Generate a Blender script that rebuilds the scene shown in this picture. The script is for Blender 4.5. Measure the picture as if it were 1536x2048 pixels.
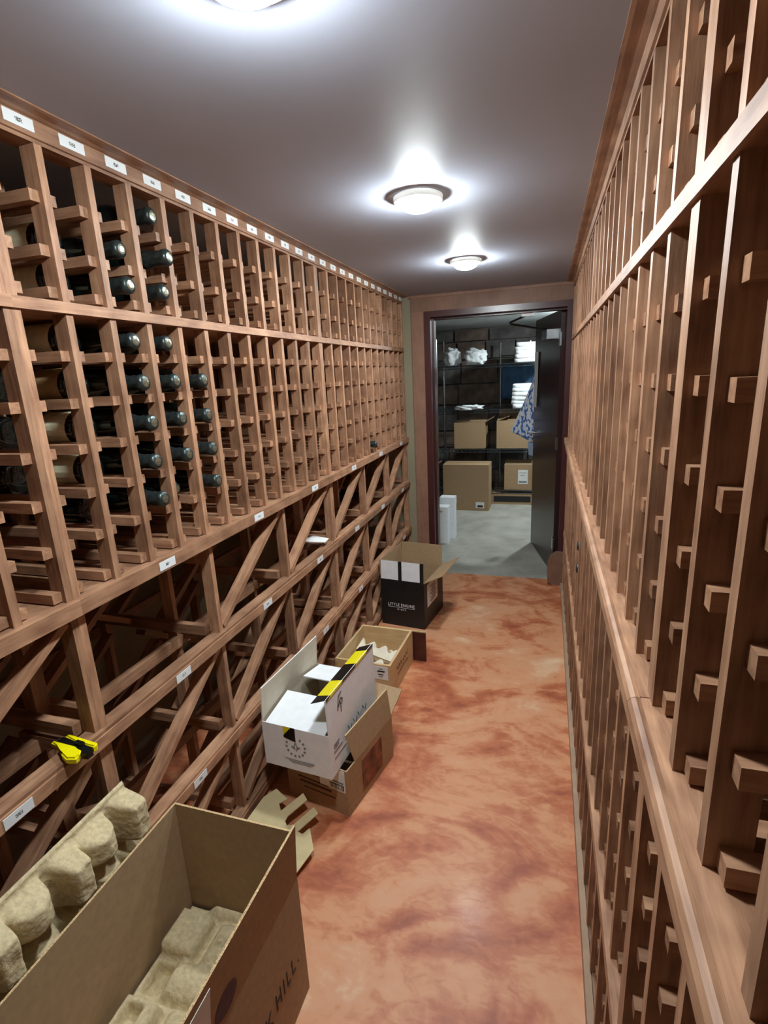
import bpy, bmesh, math, random
from mathutils import Vector, Matrix, noise
random.seed(7)
PI = math.pi
D = bpy.data
SC = bpy.context.scene
COL = SC.collection
for o in list(D.objects):
    D.objects.remove(o, do_unlink=True)

# ------------------------------------------------------------------ camera
CAMH = 1.5282
F_PX = 1040.149
ROWS = ((0.95601744, 0.28949918, -0.04712621), (0.02956401, -0.25496155, -0.96649914), (-0.29181608, 0.92259679, -0.25230644))
cam_d = D.cameras.new('camera')
cam = D.objects.new('camera', cam_d)
COL.objects.link(cam)
cam_d.sensor_fit = 'VERTICAL'
cam_d.sensor_height = 24.0
cam_d.lens = F_PX / 2048 * 24.0
cam_d.clip_start = 0.01
r, d, f = [Vector(v).normalized() for v in ROWS]
m = Matrix((r, -d, -f)).transposed().to_4x4()
m.translation = (0, 0, CAMH)
cam.matrix_world = m
SC.camera = cam

# ------------------------------------------------------------------ world, exposure
w = D.worlds.new('world')
SC.world = w
w.use_nodes = True
w.node_tree.nodes['Background'].inputs[0].default_value = (0, 0, 0, 1)
w.node_tree.nodes['Background'].inputs[1].default_value = 0.0
vs = SC.view_settings
vs.view_transform = 'Standard'
vs.look = 'None'
vs.gamma = 1.0
vs.use_curve_mapping = False
vs.exposure = 1.52
LAMP = 150.0          # radiance of the corridor lamps
LAMP_ROOM = 330.0     # radiance of the store room lamp

# ------------------------------------------------------------------ materials
def srgb(r, g, b):
    c = []
    for v in (r, g, b):
        v /= 255.0
        c.append(v / 12.92 if v <= 0.04045 else ((v + 0.055) / 1.055) ** 2.4)
    return tuple(c) + (1,)

def newmat(name):
    mt = D.materials.new(name)
    mt.use_nodes = True
    nt = mt.node_tree
    b = nt.nodes['Principled BSDF']
    return mt, nt, b

def simple(name, col, rough=0.6, metal=0.0, var=0.06, nscale=30, bump=0.0, coat=0.0, spec=0.5):
    mt, nt, b = newmat(name)
    tc = nt.nodes.new('ShaderNodeTexCoord')
    n = nt.nodes.new('ShaderNodeTexNoise')
    n.inputs['Scale'].default_value = nscale
    n.inputs['Detail'].default_value = 4
    nt.links.new(tc.outputs['Object'], n.inputs['Vector'])
    r = nt.nodes.new('ShaderNodeValToRGB')
    lo = tuple(max(0, c * (1 - var * 2)) for c in col[:3]) + (1,)
    hi = tuple(min(1, c * (1 + var * 2)) for c in col[:3]) + (1,)
    r.color_ramp.elements[0].position = .3
    r.color_ramp.elements[1].position = .7
    r.color_ramp.elements[0].color = lo
    r.color_ramp.elements[1].color = hi
    nt.links.new(n.outputs['Fac'], r.inputs[0])
    nt.links.new(r.outputs[0], b.inputs['Base Color'])
    b.inputs['Roughness'].default_value = rough
    b.inputs['Metallic'].default_value = metal
    b.inputs['Coat Weight'].default_value = coat
    b.inputs['Specular IOR Level'].default_value = spec
    if bump:
        bp = nt.nodes.new('ShaderNodeBump')
        bp.inputs['Strength'].default_value = bump
        bp.inputs['Distance'].default_value = 0.003
        nt.links.new(n.outputs['Fac'], bp.inputs['Height'])
        nt.links.new(bp.outputs['Normal'], b.inputs['Normal'])
    return mt

def wood(name, axis, c0, c1, rough=0.5):
    mt, nt, b = newmat(name)
    tc = nt.nodes.new('ShaderNodeTexCoord')
    oi = nt.nodes.new('ShaderNodeObjectInfo')
    ml = nt.nodes.new('ShaderNodeMath'); ml.operation = 'MULTIPLY'; ml.inputs[1].default_value = 37.0
    nt.links.new(oi.outputs['Random'], ml.inputs[0])
    ad = nt.nodes.new('ShaderNodeVectorMath'); ad.operation = 'ADD'
    nt.links.new(tc.outputs['Object'], ad.inputs[0])
    nt.links.new(ml.outputs[0], ad.inputs[1])
    mp = nt.nodes.new('ShaderNodeMapping')
    sc = [1.0, 1.0, 1.0]
    sc['XYZ'.index(axis)] = 0.08
    mp.inputs['Scale'].default_value = sc
    nt.links.new(ad.outputs[0], mp.inputs[0])
    n = nt.nodes.new('ShaderNodeTexNoise')
    n.inputs['Scale'].default_value = 90
    n.inputs['Detail'].default_value = 5
    n.inputs['Roughness'].default_value = 0.65
    nt.links.new(mp.outputs[0], n.inputs['Vector'])
    n2 = nt.nodes.new('ShaderNodeTexNoise')
    n2.inputs['Scale'].default_value = 14
    nt.links.new(ad.outputs[0], n2.inputs['Vector'])
    mx = nt.nodes.new('ShaderNodeMix'); mx.data_type = 'FLOAT'
    mx.inputs[0].default_value = 0.4
    nt.links.new(n.outputs['Fac'], mx.inputs[2])
    nt.links.new(n2.outputs['Fac'], mx.inputs[3])
    rp = nt.nodes.new('ShaderNodeValToRGB')
    rp.color_ramp.elements[0].position = 0.3
    rp.color_ramp.elements[1].position = 0.7
    rp.color_ramp.elements[0].color = c0
    rp.color_ramp.elements[1].color = c1
    nt.links.new(mx.outputs[0], rp.inputs[0])
    hs = nt.nodes.new('ShaderNodeHueSaturation')
    mr = nt.nodes.new('ShaderNodeMapRange')
    mr.inputs[3].default_value = 0.78
    mr.inputs[4].default_value = 1.2
    nt.links.new(oi.outputs['Random'], mr.inputs[0])
    nt.links.new(mr.outputs[0], hs.inputs['Value'])
    nt.links.new(rp.outputs[0], hs.inputs['Color'])
    nt.links.new(hs.outputs[0], b.inputs['Base Color'])
    b.inputs['Roughness'].default_value = rough
    b.inputs['Specular IOR Level'].default_value = 0.35
    bp = nt.nodes.new('ShaderNodeBump')
    bp.inputs['Strength'].default_value = 0.25
    bp.inputs['Distance'].default_value = 0.002
    nt.links.new(n.outputs['Fac'], bp.inputs['Height'])
    nt.links.new(bp.outputs['Normal'], b.inputs['Normal'])
    return mt

W0, W1 = srgb(113, 75, 55), srgb(191, 147, 115)
WX = wood('redwood_x', 'X', W0, W1)
WY = wood('redwood_y', 'Y', W0, W1)
WZ = wood('redwood_z', 'Z', W0, W1)
PINE = wood('pine', 'Y', srgb(196, 160, 112), srgb(226, 196, 150), 0.6)
PINEX = wood('pine_x', 'X', srgb(196, 160, 112), srgb(226, 196, 150), 0.6)
CASING = wood('casing_wood', 'Z', srgb(118, 86, 70), srgb(142, 106, 86), 0.55)
KRAFT = simple('kraft_board', srgb(167, 138, 104), 0.75, var=.05, nscale=60, bump=.08)
KRAFT2 = simple('kraft_board_dull', srgb(167, 138, 104), 0.75, var=.05, nscale=60, bump=.08)
KRAFTIN = simple('kraft_inside', srgb(167, 138, 104), 0.8, var=.04, nscale=60)
FLUTE = simple('corrugated_edge', srgb(196, 166, 124), 0.9, var=.3, nscale=400)
WHITECARD = simple('white_board', srgb(238, 241, 245), 0.55, var=.02)
BLACKCARD = simple('black_board', srgb(24, 26, 27), 0.45, var=.15, nscale=12)
PULP = simple('moulded_pulp', srgb(204, 186, 148), 0.95, var=.09, nscale=90, bump=.9)
PAPER = simple('paper', srgb(232, 232, 230), 0.7, var=.02)
INKD = simple('dark_ink', srgb(38, 30, 28), 0.7, var=.1)
INKG = simple('grey_ink', srgb(130, 132, 136), 0.7, var=.1)
INKB = simple('brown_ink', srgb(84, 50, 34), 0.7, var=.1)
INKP = simple('violet_ink', srgb(84, 58, 78), 0.7, var=.2, nscale=80)
INKW = simple('white_ink', srgb(246, 246, 246), 0.6, var=.02)
YELLOW = simple('yellow_plastic', srgb(240, 226, 10), 0.35, var=.02)
TAPEY = simple('yellow_tape', srgb(238, 222, 30), 0.3, var=.02)
BLACKP = simple('black_plastic', srgb(20, 20, 21), 0.25, var=.1)
STEEL = simple('bright_steel', srgb(200, 204, 206), 0.3, metal=1.0, var=.05)
CHROME = simple('chrome_wire', srgb(170, 176, 180), 0.25, metal=1.0, var=.05)
DARKWIRE = simple('dark_wire', srgb(60, 68, 72), 0.4, metal=0.6, var=.05)
DOORM = simple('door_paint', srgb(50, 30, 30), 0.3, var=.05, nscale=6)
FRAMEM = simple('frame_paint', srgb(70, 36, 36), 0.3, var=.05, nscale=8)
WALLM = simple('olive_paint', srgb(142, 132, 108), 0.7, var=.03, nscale=5)
CEILM = simple('ceiling_satin', srgb(172, 177, 192), 0.56, var=.015, nscale=3, bump=0.02, spec=.12)
ROOMCEIL = simple('room_ceiling', srgb(214, 220, 220), 0.6, var=.05, nscale=4)
ROOMWALL = simple('room_wall', srgb(92, 88, 84), 0.9, var=.15, nscale=6)
STONE1 = simple('dark_stone', srgb(88, 84, 82), 0.9, var=.25, nscale=9, bump=.6)
STONE2 = simple('brown_stone', srgb(102, 86, 76), 0.9, var=.25, nscale=9, bump=.6)
STONE3 = simple('blue_panel', srgb(48, 84, 118), 0.7, var=.12, nscale=9)
LINEN = simple('white_linen', srgb(228, 232, 234), 0.9, var=.02, nscale=40, bump=.2)
GLASSB = simple('bottle_glass', srgb(14, 20, 18), 0.08, var=.2, coat=.4)
GLASSG = simple('bottle_glass_green', srgb(30, 38, 24), 0.08, var=.2, coat=.4)
FOIL = simple('dark_foil', srgb(56, 66, 66), 0.32, metal=0.6, var=.25, nscale=60, bump=1.0)
GOLDF = simple('disc_cap', srgb(150, 150, 130), 0.25, metal=.8, var=.3, nscale=160)
LABELC = simple('cream_label', srgb(242, 236, 200), 0.5, var=.06, nscale=50)
LABELT = simple('tan_label', srgb(176, 146, 100), 0.5, var=.1, nscale=50)
DARKLID = simple('dark_stained_lid', srgb(70, 34, 28), 0.35, var=.15, nscale=10)
KERB = simple('kerb_beige', srgb(164, 136, 112), 0.8, var=.06, nscale=20)

def striped_cloth(name):
    mt, nt, b = newmat(name)
    tc = nt.nodes.new('ShaderNodeTexCoord')
    v = nt.nodes.new('ShaderNodeTexNoise')
    v.inputs['Scale'].default_value = 44
    v.inputs['Detail'].default_value = 3
    mp = nt.nodes.new('ShaderNodeMapping'); mp.inputs['Scale'].default_value = (1, 1, .55)
    nt.links.new(tc.outputs['Object'], mp.inputs[0])
    nt.links.new(mp.outputs[0], v.inputs['Vector'])
    r = nt.nodes.new('ShaderNodeValToRGB')
    r.color_ramp.interpolation = 'CONSTANT'
    r.color_ramp.elements[0].color = srgb(70, 112, 190)
    r.color_ramp.elements[1].color = srgb(225, 232, 240)
    r.color_ramp.elements[1].position = .48
    nt.links.new(v.outputs['Fac'], r.inputs[0])
    nt.links.new(r.outputs[0], b.inputs['Base Color'])
    b.inputs['Roughness'].default_value = .7
    return mt
BLUEPRINT = striped_cloth('blue_white_print')

def label_mat(name):
    mt, nt, b = newmat(name)
    tc = nt.nodes.new('ShaderNodeTexCoord')
    sp = nt.nodes.new('ShaderNodeSeparateXYZ')
    nt.links.new(tc.outputs['Object'], sp.inputs[0])
    def absless(out, lim):
        a = nt.nodes.new('ShaderNodeMath'); a.operation = 'ABSOLUTE'
        nt.links.new(out, a.inputs[0])
        l = nt.nodes.new('ShaderNodeMath'); l.operation = 'LESS_THAN'; l.inputs[1].default_value = lim
        nt.links.new(a.outputs[0], l.inputs[0])
        return l.outputs[0]
    m1 = nt.nodes.new('ShaderNodeMath'); m1.operation = 'MULTIPLY'
    nt.links.new(absless(sp.outputs[1], .0075), m1.inputs[0])
    nt.links.new(absless(sp.outputs[2], .0038), m1.inputs[1])
    oi = nt.nodes.new('ShaderNodeObjectInfo')
    ad = nt.nodes.new('ShaderNodeVectorMath'); ad.operation = 'ADD'
    nt.links.new(tc.outputs['Object'], ad.inputs[0])
    nt.links.new(oi.outputs['Random'], ad.inputs[1])
    n = nt.nodes.new('ShaderNodeTexNoise'); n.inputs['Scale'].default_value = 420
    nt.links.new(ad.outputs[0], n.inputs['Vector'])
    g = nt.nodes.new('ShaderNodeMath'); g.operation = 'GREATER_THAN'; g.inputs[1].default_value = .47
    nt.links.new(n.outputs['Fac'], g.inputs[0])
    m2 = nt.nodes.new('ShaderNodeMath'); m2.operation = 'MULTIPLY'
    nt.links.new(m1.outputs[0], m2.inputs[0]); nt.links.new(g.outputs[0], m2.inputs[1])
    mx = nt.nodes.new('ShaderNodeMix'); mx.data_type = 'RGBA'
    mx.inputs[6].default_value = srgb(226, 230, 232)
    mx.inputs[7].default_value = srgb(70, 72, 76)
    nt.links.new(m2.outputs[0], mx.inputs[0])
    nt.links.new(mx.outputs[2], b.inputs['Base Color'])
    b.inputs['Roughness'].default_value = .5
    return mt
LABELM = label_mat('shelf_label_paper')

def floor_mat():
    mt, nt, b = newmat('acid_stained_floor')
    tc = nt.nodes.new('ShaderNodeTexCoord')
    mp = nt.nodes.new('ShaderNodeMapping')
    mp.inputs['Scale'].default_value = (.8, 1.25, 1)
    mp.inputs['Rotation'].default_value = (0, 0, .5)
    nt.links.new(tc.outputs['Object'], mp.inputs[0])
    n0 = nt.nodes.new('ShaderNodeTexNoise'); n0.inputs['Scale'].default_value = 1.9; n0.inputs['Detail'].default_value = 3
    n0.inputs['Distortion'].default_value = 1.2
    nt.links.new(mp.outputs[0], n0.inputs['Vector'])
    n1 = nt.nodes.new('ShaderNodeTexNoise'); n1.inputs['Scale'].default_value = 2.6; n1.inputs['Detail'].default_value = 7
    n1.inputs['Distortion'].default_value = 2.6; n1.inputs['Roughness'].default_value = .55
    nt.links.new(mp.outputs[0], n1.inputs['Vector'])
    n3 = nt.nodes.new('ShaderNodeTexNoise'); n3.inputs['Scale'].default_value = 26; n3.inputs['Detail'].default_value = 6
    n3.inputs['Distortion'].default_value = 1.0
    nt.links.new(mp.outputs[0], n3.inputs['Vector'])
    a = nt.nodes.new('ShaderNodeMix'); a.data_type = 'FLOAT'; a.inputs[0].default_value = .45
    nt.links.new(n0.outputs['Fac'], a.inputs[2]); nt.links.new(n1.outputs['Fac'], a.inputs[3])
    a2 = nt.nodes.new('ShaderNodeMix'); a2.data_type = 'FLOAT'; a2.inputs[0].default_value = .14
    nt.links.new(a.outputs[0], a2.inputs[2]); nt.links.new(n3.outputs['Fac'], a2.inputs[3])
    r = nt.nodes.new('ShaderNodeValToRGB')
    e = r.color_ramp.elements
    e[0].position = .30; e[0].color = srgb(130, 64, 42)
    e[1].position = .72; e[1].color = srgb(226, 200, 166)
    for p, c in ((.40, srgb(156, 82, 54)), (.46, srgb(182, 106, 70)), (.52, srgb(204, 142, 102)), (.58, srgb(206, 150, 114)), (.64, srgb(214, 172, 136))):
        x = e.new(p); x.color = c
    nt.links.new(a2.outputs[0], r.inputs[0])
    nt.links.new(r.outputs[0], b.inputs['Base Color'])
    b.inputs['Roughness'].default_value = .5
    b.inputs['Coat Weight'].default_value = .04
    b.inputs['Coat Roughness'].default_value = .15
    bp = nt.nodes.new('ShaderNodeBump'); bp.inputs['Strength'].default_value = .12; bp.inputs['Distance'].default_value = .004
    nt.links.new(n3.outputs['Fac'], bp.inputs['Height'])
    nt.links.new(bp.outputs['Normal'], b.inputs['Normal'])
    nt.links.new(bp.outputs['Normal'], b.inputs['Coat Normal'])
    return mt
FLOORM = floor_mat()
CONC = simple('concrete_floor', srgb(160, 158, 148), 0.8, var=.1, nscale=5, bump=.1)

def emis(name, col, s):
    mt, nt, b = newmat(name)
    b.inputs['Base Color'].default_value = (.9, .9, .88, 1)
    b.inputs['Emission Color'].default_value = col
    b.inputs['Emission Strength'].default_value = s
    return mt
LAMPM = emis('lamp_glass', (.90, .985, 1.0, 1), LAMP)
LAMPR = emis('room_lamp_glass', (.86, .97, 1.0, 1), LAMP_ROOM)
RIM = simple('lamp_rim_frosted', srgb(248, 247, 242), 0.45, var=.01)
_nt = RIM.node_tree
_tr = _nt.nodes.new('ShaderNodeBsdfTranslucent'); _tr.inputs[0].default_value = srgb(248, 247, 240)
_mx = _nt.nodes.new('ShaderNodeMixShader'); _mx.inputs[0].default_value = .012
_out = [n for n in _nt.nodes if n.type == 'OUTPUT_MATERIAL'][0]
_nt.links.new(_nt.nodes['Principled BSDF'].outputs[0], _mx.inputs[1])
_nt.links.new(_tr.outputs[0], _mx.inputs[2])
_nt.links.new(_mx.outputs[0], _out.inputs['Surface'])

# ------------------------------------------------------------------ helpers
def link(o, parent=None):
    COL.objects.link(o)
    if parent is not None:
        o.parent = parent
    return o

def tag(o, label=None, cat=None, group=None, kind=None):
    if label: o['label'] = label
    if cat: o['category'] = cat
    if group: o['group'] = group
    if kind: o['kind'] = kind
    return o

def thing(name, loc, label, cat, group=None, rz=0.0):
    o = D.objects.new(name, None)
    o.empty_display_size = .05
    o.location = loc
    o.rotation_euler = (0, 0, rz)
    COL.objects.link(o)
    return tag(o, label, cat, group)

_cache = {}
def boxmesh(sx, sy, sz, mat):
    k = (round(sx, 4), round(sy, 4), round(sz, 4), mat.name)
    if k in _cache:
        return _cache[k]
    bm = bmesh.new()
    bmesh.ops.create_cube(bm, size=1)
    for v in bm.verts:
        v.co.x *= sx; v.co.y *= sy; v.co.z *= sz
    me = D.meshes.new('box'); bm.to_mesh(me); bm.free()
    me.materials.append(mat)
    _cache[k] = me
    return me

def piece(name, size, loc, mat, parent=None, rot=None, pl=(0, 0, 0)):
    """box of size centred at loc (world when parent unrotated; pl = parent location)"""
    o = D.objects.new(name, boxmesh(*size, mat))
    o.location = (loc[0] - pl[0], loc[1] - pl[1], loc[2] - pl[2])
    if rot: o.rotation_euler = rot
    return link(o, parent)

def span(name, a, b, mat, parent=None, pl=(0, 0, 0)):
    size = [abs(b[i] - a[i]) for i in range(3)]
    c = [(b[i] + a[i]) / 2 for i in range(3)]
    return piece(name, size, c, mat, parent, None, pl)

def mesh(name, verts, faces, mats, parent=None, loc=(0, 0, 0), rot=(0, 0, 0), smooth=False, fm=None):
    me = D.meshes.new(name)
    me.from_pydata([tuple(v) for v in verts], [], faces)
    for mm in (mats if isinstance(mats, (list, tuple)) else [mats]):
        me.materials.append(mm)
    if fm:
        for p, i in zip(me.polygons, fm): p.material_index = i
    if smooth:
        for p in me.polygons: p.use_smooth = True
    me.update()
    o = D.objects.new(name, me)
    o.location = loc; o.rotation_euler = rot
    return link(o, parent)

def bmobj(name, bm, mats, parent=None, loc=(0, 0, 0), rot=(0, 0, 0), smooth=False):
    bmesh.ops.recalc_face_normals(bm, faces=bm.faces)
    me = D.meshes.new(name); bm.to_mesh(me); bm.free()
    for mm in (mats if isinstance(mats, (list, tuple)) else [mats]):
        me.materials.append(mm)
    if smooth:
        for p in me.polygons: p.use_smooth = True
    o = D.objects.new(name, me)
    o.location = loc; o.rotation_euler = rot
    return link(o, parent)

def lathe_mesh(prof, seg=20, axis='Z'):
    """profile list of (r, h); returns verts, faces, closed at ends"""
    v, fc = [], []
    for r_, h in prof:
        for k in range(seg):
            a = 2 * PI * k / seg
            x, y = r_ * math.cos(a), r_ * math.sin(a)
            v.append((x, y, h) if axis == 'Z' else ((h, x, y)))
    n = len(prof)
    for i in range(n - 1):
        for k in range(seg):
            a, b = i * seg + k, i * seg + (k + 1) % seg
            fc.append((a, b, b + seg, a + seg))
    fc.append(tuple(range(seg - 1, -1, -1)))
    fc.append(tuple((n - 1) * seg + k for k in range(seg)))
    return v, fc

def tube(bm, pts, rad, seg=8):
    pts = [Vector(p) for p in pts]
    rings = []
    for i, p in enumerate(pts):
        t = (pts[min(i + 1, len(pts) - 1)] - pts[max(i - 1, 0)]).normalized()
        u = t.orthogonal().normalized()
        if i and rings:
            u = (rings_u - t * rings_u.dot(t)).normalized()
        rings_u = u
        vv = t.cross(u)
        rings.append([bm.verts.new(p + rad * (math.cos(2 * PI * k / seg) * u + math.sin(2 * PI * k / seg) * vv)) for k in range(seg)])
    for a, b in zip(rings, rings[1:]):
        for k in range(seg):
            bm.faces.new((a[k], a[(k + 1) % seg], b[(k + 1) % seg], b[k]))
    bm.faces.new(rings[0][::-1]); bm.faces.new(rings[-1])

def prism(bm, outline, z0, z1):
    lo = [bm.verts.new((x, y, z0)) for x, y in outline]
    hi = [bm.verts.new((x, y, z1)) for x, y in outline]
    n = len(outline)
    for i in range(n):
        bm.faces.new((lo[i], lo[(i + 1) % n], hi[(i + 1) % n], hi[i]))
    bm.faces.new(lo[::-1]); bm.faces.new(hi)

def text(s, size, mat, parent, loc, rot, name='printed_text', align='CENTER', spacing=1.0, sx=1.0):
    cu = D.curves.new(name, 'FONT')
    cu.body = s; cu.size = size; cu.align_x = align; cu.space_character = spacing
    cu.extrude = 0.0003; cu.offset = 0
    tmp = D.objects.new('tmp', cu)
    me = D.meshes.new_from_object(tmp)
    D.objects.remove(tmp)
    me.materials.clear(); me.materials.append(mat)
    o = D.objects.new(name, me)
    o.location = loc; o.rotation_euler = rot; o.scale = (sx, 1, 1)
    return link(o, parent)

FACE_NEAR = (PI / 2, 0, 0)          # text on a face looking to -Y
FACE_RIGHT = (PI / 2, 0, PI / 2)    # on a face looking to +X

# ------------------------------------------------------------------ room shell
ZC = 2.058                      # ceiling
XL, XR = -1.56, 0.53            # side walls behind the racks
YB, YE = -1.05, 3.797           # wall behind the camera, door wall
DX0, DX1 = -0.836, 0.165        # door opening with frame
DZ = 1.95
def struct(name, a, b, mat):
    return tag(span(name, a, b, mat), kind='structure')
struct('floor', (XL - .1, YB - .1, -.1), (XR + .1, YE + .03, 0), FLOORM)
struct('ceiling', (XL - .1, YB - .1, ZC), (XR + .1, YE + .1, ZC + .1), CEILM)
struct('wall_left', (XL - .1, YB - .1, 0), (XL, YE, ZC), WALLM)
struct('wall_right', (XR, YB - .1, 0), (XR + .1, YE, ZC), WALLM)
struct('wall_back', (XL, YB - .1, 0), (XR, YB, ZC), WALLM)
struct('wall_front_near_bins', (XL - .1, YE, 0), (DX0 - .09, YE + .12, ZC), WALLM)
struct('wall_front_behind_rack', (DX1 + .05, YE, 0), (XR + .1, YE + .12, ZC), WALLM)
struct('wall_front_lintel', (DX0 - .09, YE + .005, DZ), (DX1 + .05, YE + .12, ZC), WALLM)
# wooden casing around the doorway
o = struct('trim_1', (-0.927, YE - .014, 0), (DX0 + .002, YE + .12, DZ), CASING)
struct('trim_2', (-0.927, YE - .014, DZ), (DX1 + .06, YE + .004, ZC - .018), CASING)
struct('trim_3', (DX1 - .002, YE - .004, 0), (DX1 + .06, YE + .12, DZ), CASING)
struct('trim_4', (-0.94, YE - .022, ZC - .018), (DX1 + .1, YE + .004, ZC), CASING)
# door frame and leaf
dr = thing('door_1', (.102, YE + .125, 0), 'dark red-brown door standing open into the store room', 'door')
tag(dr, kind='structure')
del dr['category']
pl = dr.location
fr = []
for a, b in (((DX0, YE - .02, 0), (DX0 + .045, YE + .125, DZ)), ((DX1 - .05, YE - .02, 0), (DX1, YE + .125, DZ)), ((DX0 + .045, YE - .02, DZ - .04), (DX1 - .05, YE + .125, DZ))):
    span('door_frame', a, b, FRAMEM, dr, pl)
    
for a, b in (((DX0 + .045, YE + .05, 0), (DX0 + .057, YE + .125, DZ - .04)), ((DX0 + .057, YE + .05, DZ - .052), (DX1 - .05, YE + .125, DZ - .04))):
    span('door_stop', a, b, FRAMEM, dr, pl)
ANG = math.atan2(-.18, .772)     # leaf direction measured from +Y
LW = .795
dirv = Vector((-.18, .772, 0)).normalized()
nrm = Vector((-dirv.y, dirv.x, 0))   # towards -X
leafc = Vector((.102, YE + .135, 0)) + dirv * (LW / 2)
rzl = math.atan2(dirv.y, dirv.x)
def on_leaf(name, size, along, z, off, mat, parent=dr):
    p = Vector((.102, YE + .135, 0)) + dirv * along + nrm * off
    return piece(name, size, (p.x, p.y, z), mat, parent, (0, 0, rzl), pl)
leaf = on_leaf('door_leaf', (LW, .042, DZ - .05), LW / 2, (DZ - .05) / 2 + .008, -.0, DOORM)
for z in (.25, 1.0, 1.72):
    on_leaf('hinge', (.03, .012, .09), .006, z, .022, STEEL)
on_leaf('door_closer', (.16, .05, .065), .27, 1.765, .046, STEEL)
# closer arm to the lintel
bm = bmesh.new()
q = Vector((.102, YE + .135, 0)) + dirv * .27 + nrm * .05 - Vector(pl)
tube(bm, [(q.x, q.y, 1.80), (-.26 - pl[0], 4.10 - pl[1], 1.85), (-.27 - pl[0], 4.1 - pl[1], 1.865)], .008, 6)
tube(bm, [(-.265 - pl[0], 4.1 - pl[1], 1.862), (-.12 - pl[0], YE + .10 - pl[1], 1.895)], .008, 6)
bmobj('closer_arm', bm, BLACKP, dr)
piece('closer_bracket', (.075, .03, .035), (-.14, YE + .1, 1.895), WHITECARD, dr, None, pl)
# lever handle
bm = bmesh.new()
p = Vector((.102, YE + .135, 0)) + dirv * (LW - .06) + nrm * .02 - Vector(pl)
e = p + nrm * .05; e2 = e - dirv * .10
tube(bm, [(p.x, p.y, 1.0), (e.x, e.y, 1.0), (e2.x, e2.y, .995)], .009, 8)
bmobj('door_handle', bm, STEEL, dr)
# paper strip hanging on the leaf
bm = bmesh.new()
p0 = Vector((.102, YE + .135, 0)) + dirv * (LW - .10) + nrm * .026
rows = []
for i in range(9):
    t_ = i / 8
    off = .004 + .02 * max(0, t_ - .6) ** 1.2
    wd = .062 - .008 * t_
    c = p0 + nrm * off
    rows.append([bm.verts.new((c.x + dirv.x * s * wd, c.y + dirv.y * s * wd, 1.66 - .44 * t_)) for s in (-1, 1)])
for a, b in zip(rows, rows[1:]):
    bm.faces.new((a[0], a[1], b[1], b[0]))
o = bmobj('notice_paper', bm, PAPER)
so = o.modifiers.new('s', 'SOLIDIFY'); so.thickness = .0012
tag(o, 'long narrow grey paper strip taped to the open door', 'paper')

# ------------------------------------------------------------------ store room beyond the door
RX0, RX1, RY1 = -2.3, 1.3, 7.0
struct('floor_store_room', (RX0, YE + .03, -.1), (RX1, RY1 + .1, 0), CONC)
struct('ceiling_store_room', (RX0, YE + .1, 2.06), (RX1, RY1 + .1, 2.16), ROOMCEIL)
struct('wall_store_left', (RX0 - .1, YE + .12, 0), (RX0, RY1, 2.06), ROOMWALL)
struct('wall_store_right', (RX1, YE + .12, 0), (RX1 + .1, RY1, 2.06), ROOMWALL)
struct('wall_store_near_a', (RX0, YE + .11, 0), (XL - .1, YE + .2, 2.06), ROOMWALL)
struct('wall_store_near_b', (XR + .1, YE + .11, 0), (RX1, YE + .2, 2.06), ROOMWALL)
wf = struct('wall_store_back', (RX0, RY1, 0), (RX1, RY1 + .1, 2.06), ROOMWALL)
wc = Vector(wf.location)
y = 0.0
zz = 0.0
ri = 0
while zz < 2.0:
    hh = (.26, .3, .22, .34)[ri % 4]
    x = -2.28 + (.17 if ri % 2 else 0)
    while x < .5:
        ww = random.uniform(.34, .6)
        if zz + hh > 2.05: hh = 2.05 - zz
        th = random.uniform(.03, .08)
        mt = STONE2 if -1.5 < x < -.85 else STONE1
        piece('stone', (ww - .02, th, hh - .02), (x + ww / 2, RY1 - th / 2 + .005, zz + hh / 2), mt, wf, None, wc)
        x += ww
    zz += hh
    ri += 1

# ------------------------------------------------------------------ ceiling lamps
def lamp(x, y, label, mat, z=ZC, name='ceiling_lamp'):
    t_ = thing(name, (x, y, z), label, 'lamp', 'flush ceiling lamps')
    R_ = .076
    v, fc = lathe_mesh([(R_ * .9, .001), (R_, -.003), (R_, -.0150), (R_ - .003, -.0175), (R_ - .016, -.0190), (R_ - .0185, -.012)], 40)
    mesh('rim', v, fc, RIM, t_, smooth=True)
    Rd = R_ - .018
    prof = [(Rd, -.012)] + [(Rd * math.cos(a), -.019 - .027 * math.sin(a)) for a in [i * PI / 2 / 8 for i in range(8)]] + [(.002, -.046)]
    v, fc = lathe_mesh(prof, 40)
    mesh('glass_diffuser', v, fc, mat, t_, smooth=True)
    return t_
lamp(-.395, 2.765, 'round flush lamp with white rim, closest to the doorway', LAMPM)
lamp(-.395, 1.75, 'round flush lamp with white rim, above the white carton', LAMPM)
lamp(-.39, .738, 'round flush lamp above the big open carton', LAMPM)
# the store room's own lamp: hidden by the open door, whose shadow on the concrete floor shows where it is
lamp(.255, 5.6, 'round flush lamp on the store room ceiling, hidden behind the open door', LAMPR, 2.06, 'store_room_lamp_offscreen')

# ------------------------------------------------------------------ wine racks
PIT, TH, PD, RS = .1219, .0183, .038, .022
ULEN = 12 * PIT + TH
LFX, RFX = -.99, .149           # front planes of the posts
LU = [.8167 - ULEN, .8167, .8167 + ULEN]
RU = [.7037 - ULEN, .7037, .7037 + ULEN]
ROW_MAIN = [1.603 - .1015 * k for k in range(6)]
ROW_TOP = [1.915, 1.8135, 1.732]
Z_SHELF0, Z_SHELF1 = 1.690, 1.713
Z_LED0, Z_LED1 = 1.046, 1.081
SECT = ['farthest from doorway', 'mid-wall', 'next to doorway']

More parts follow.
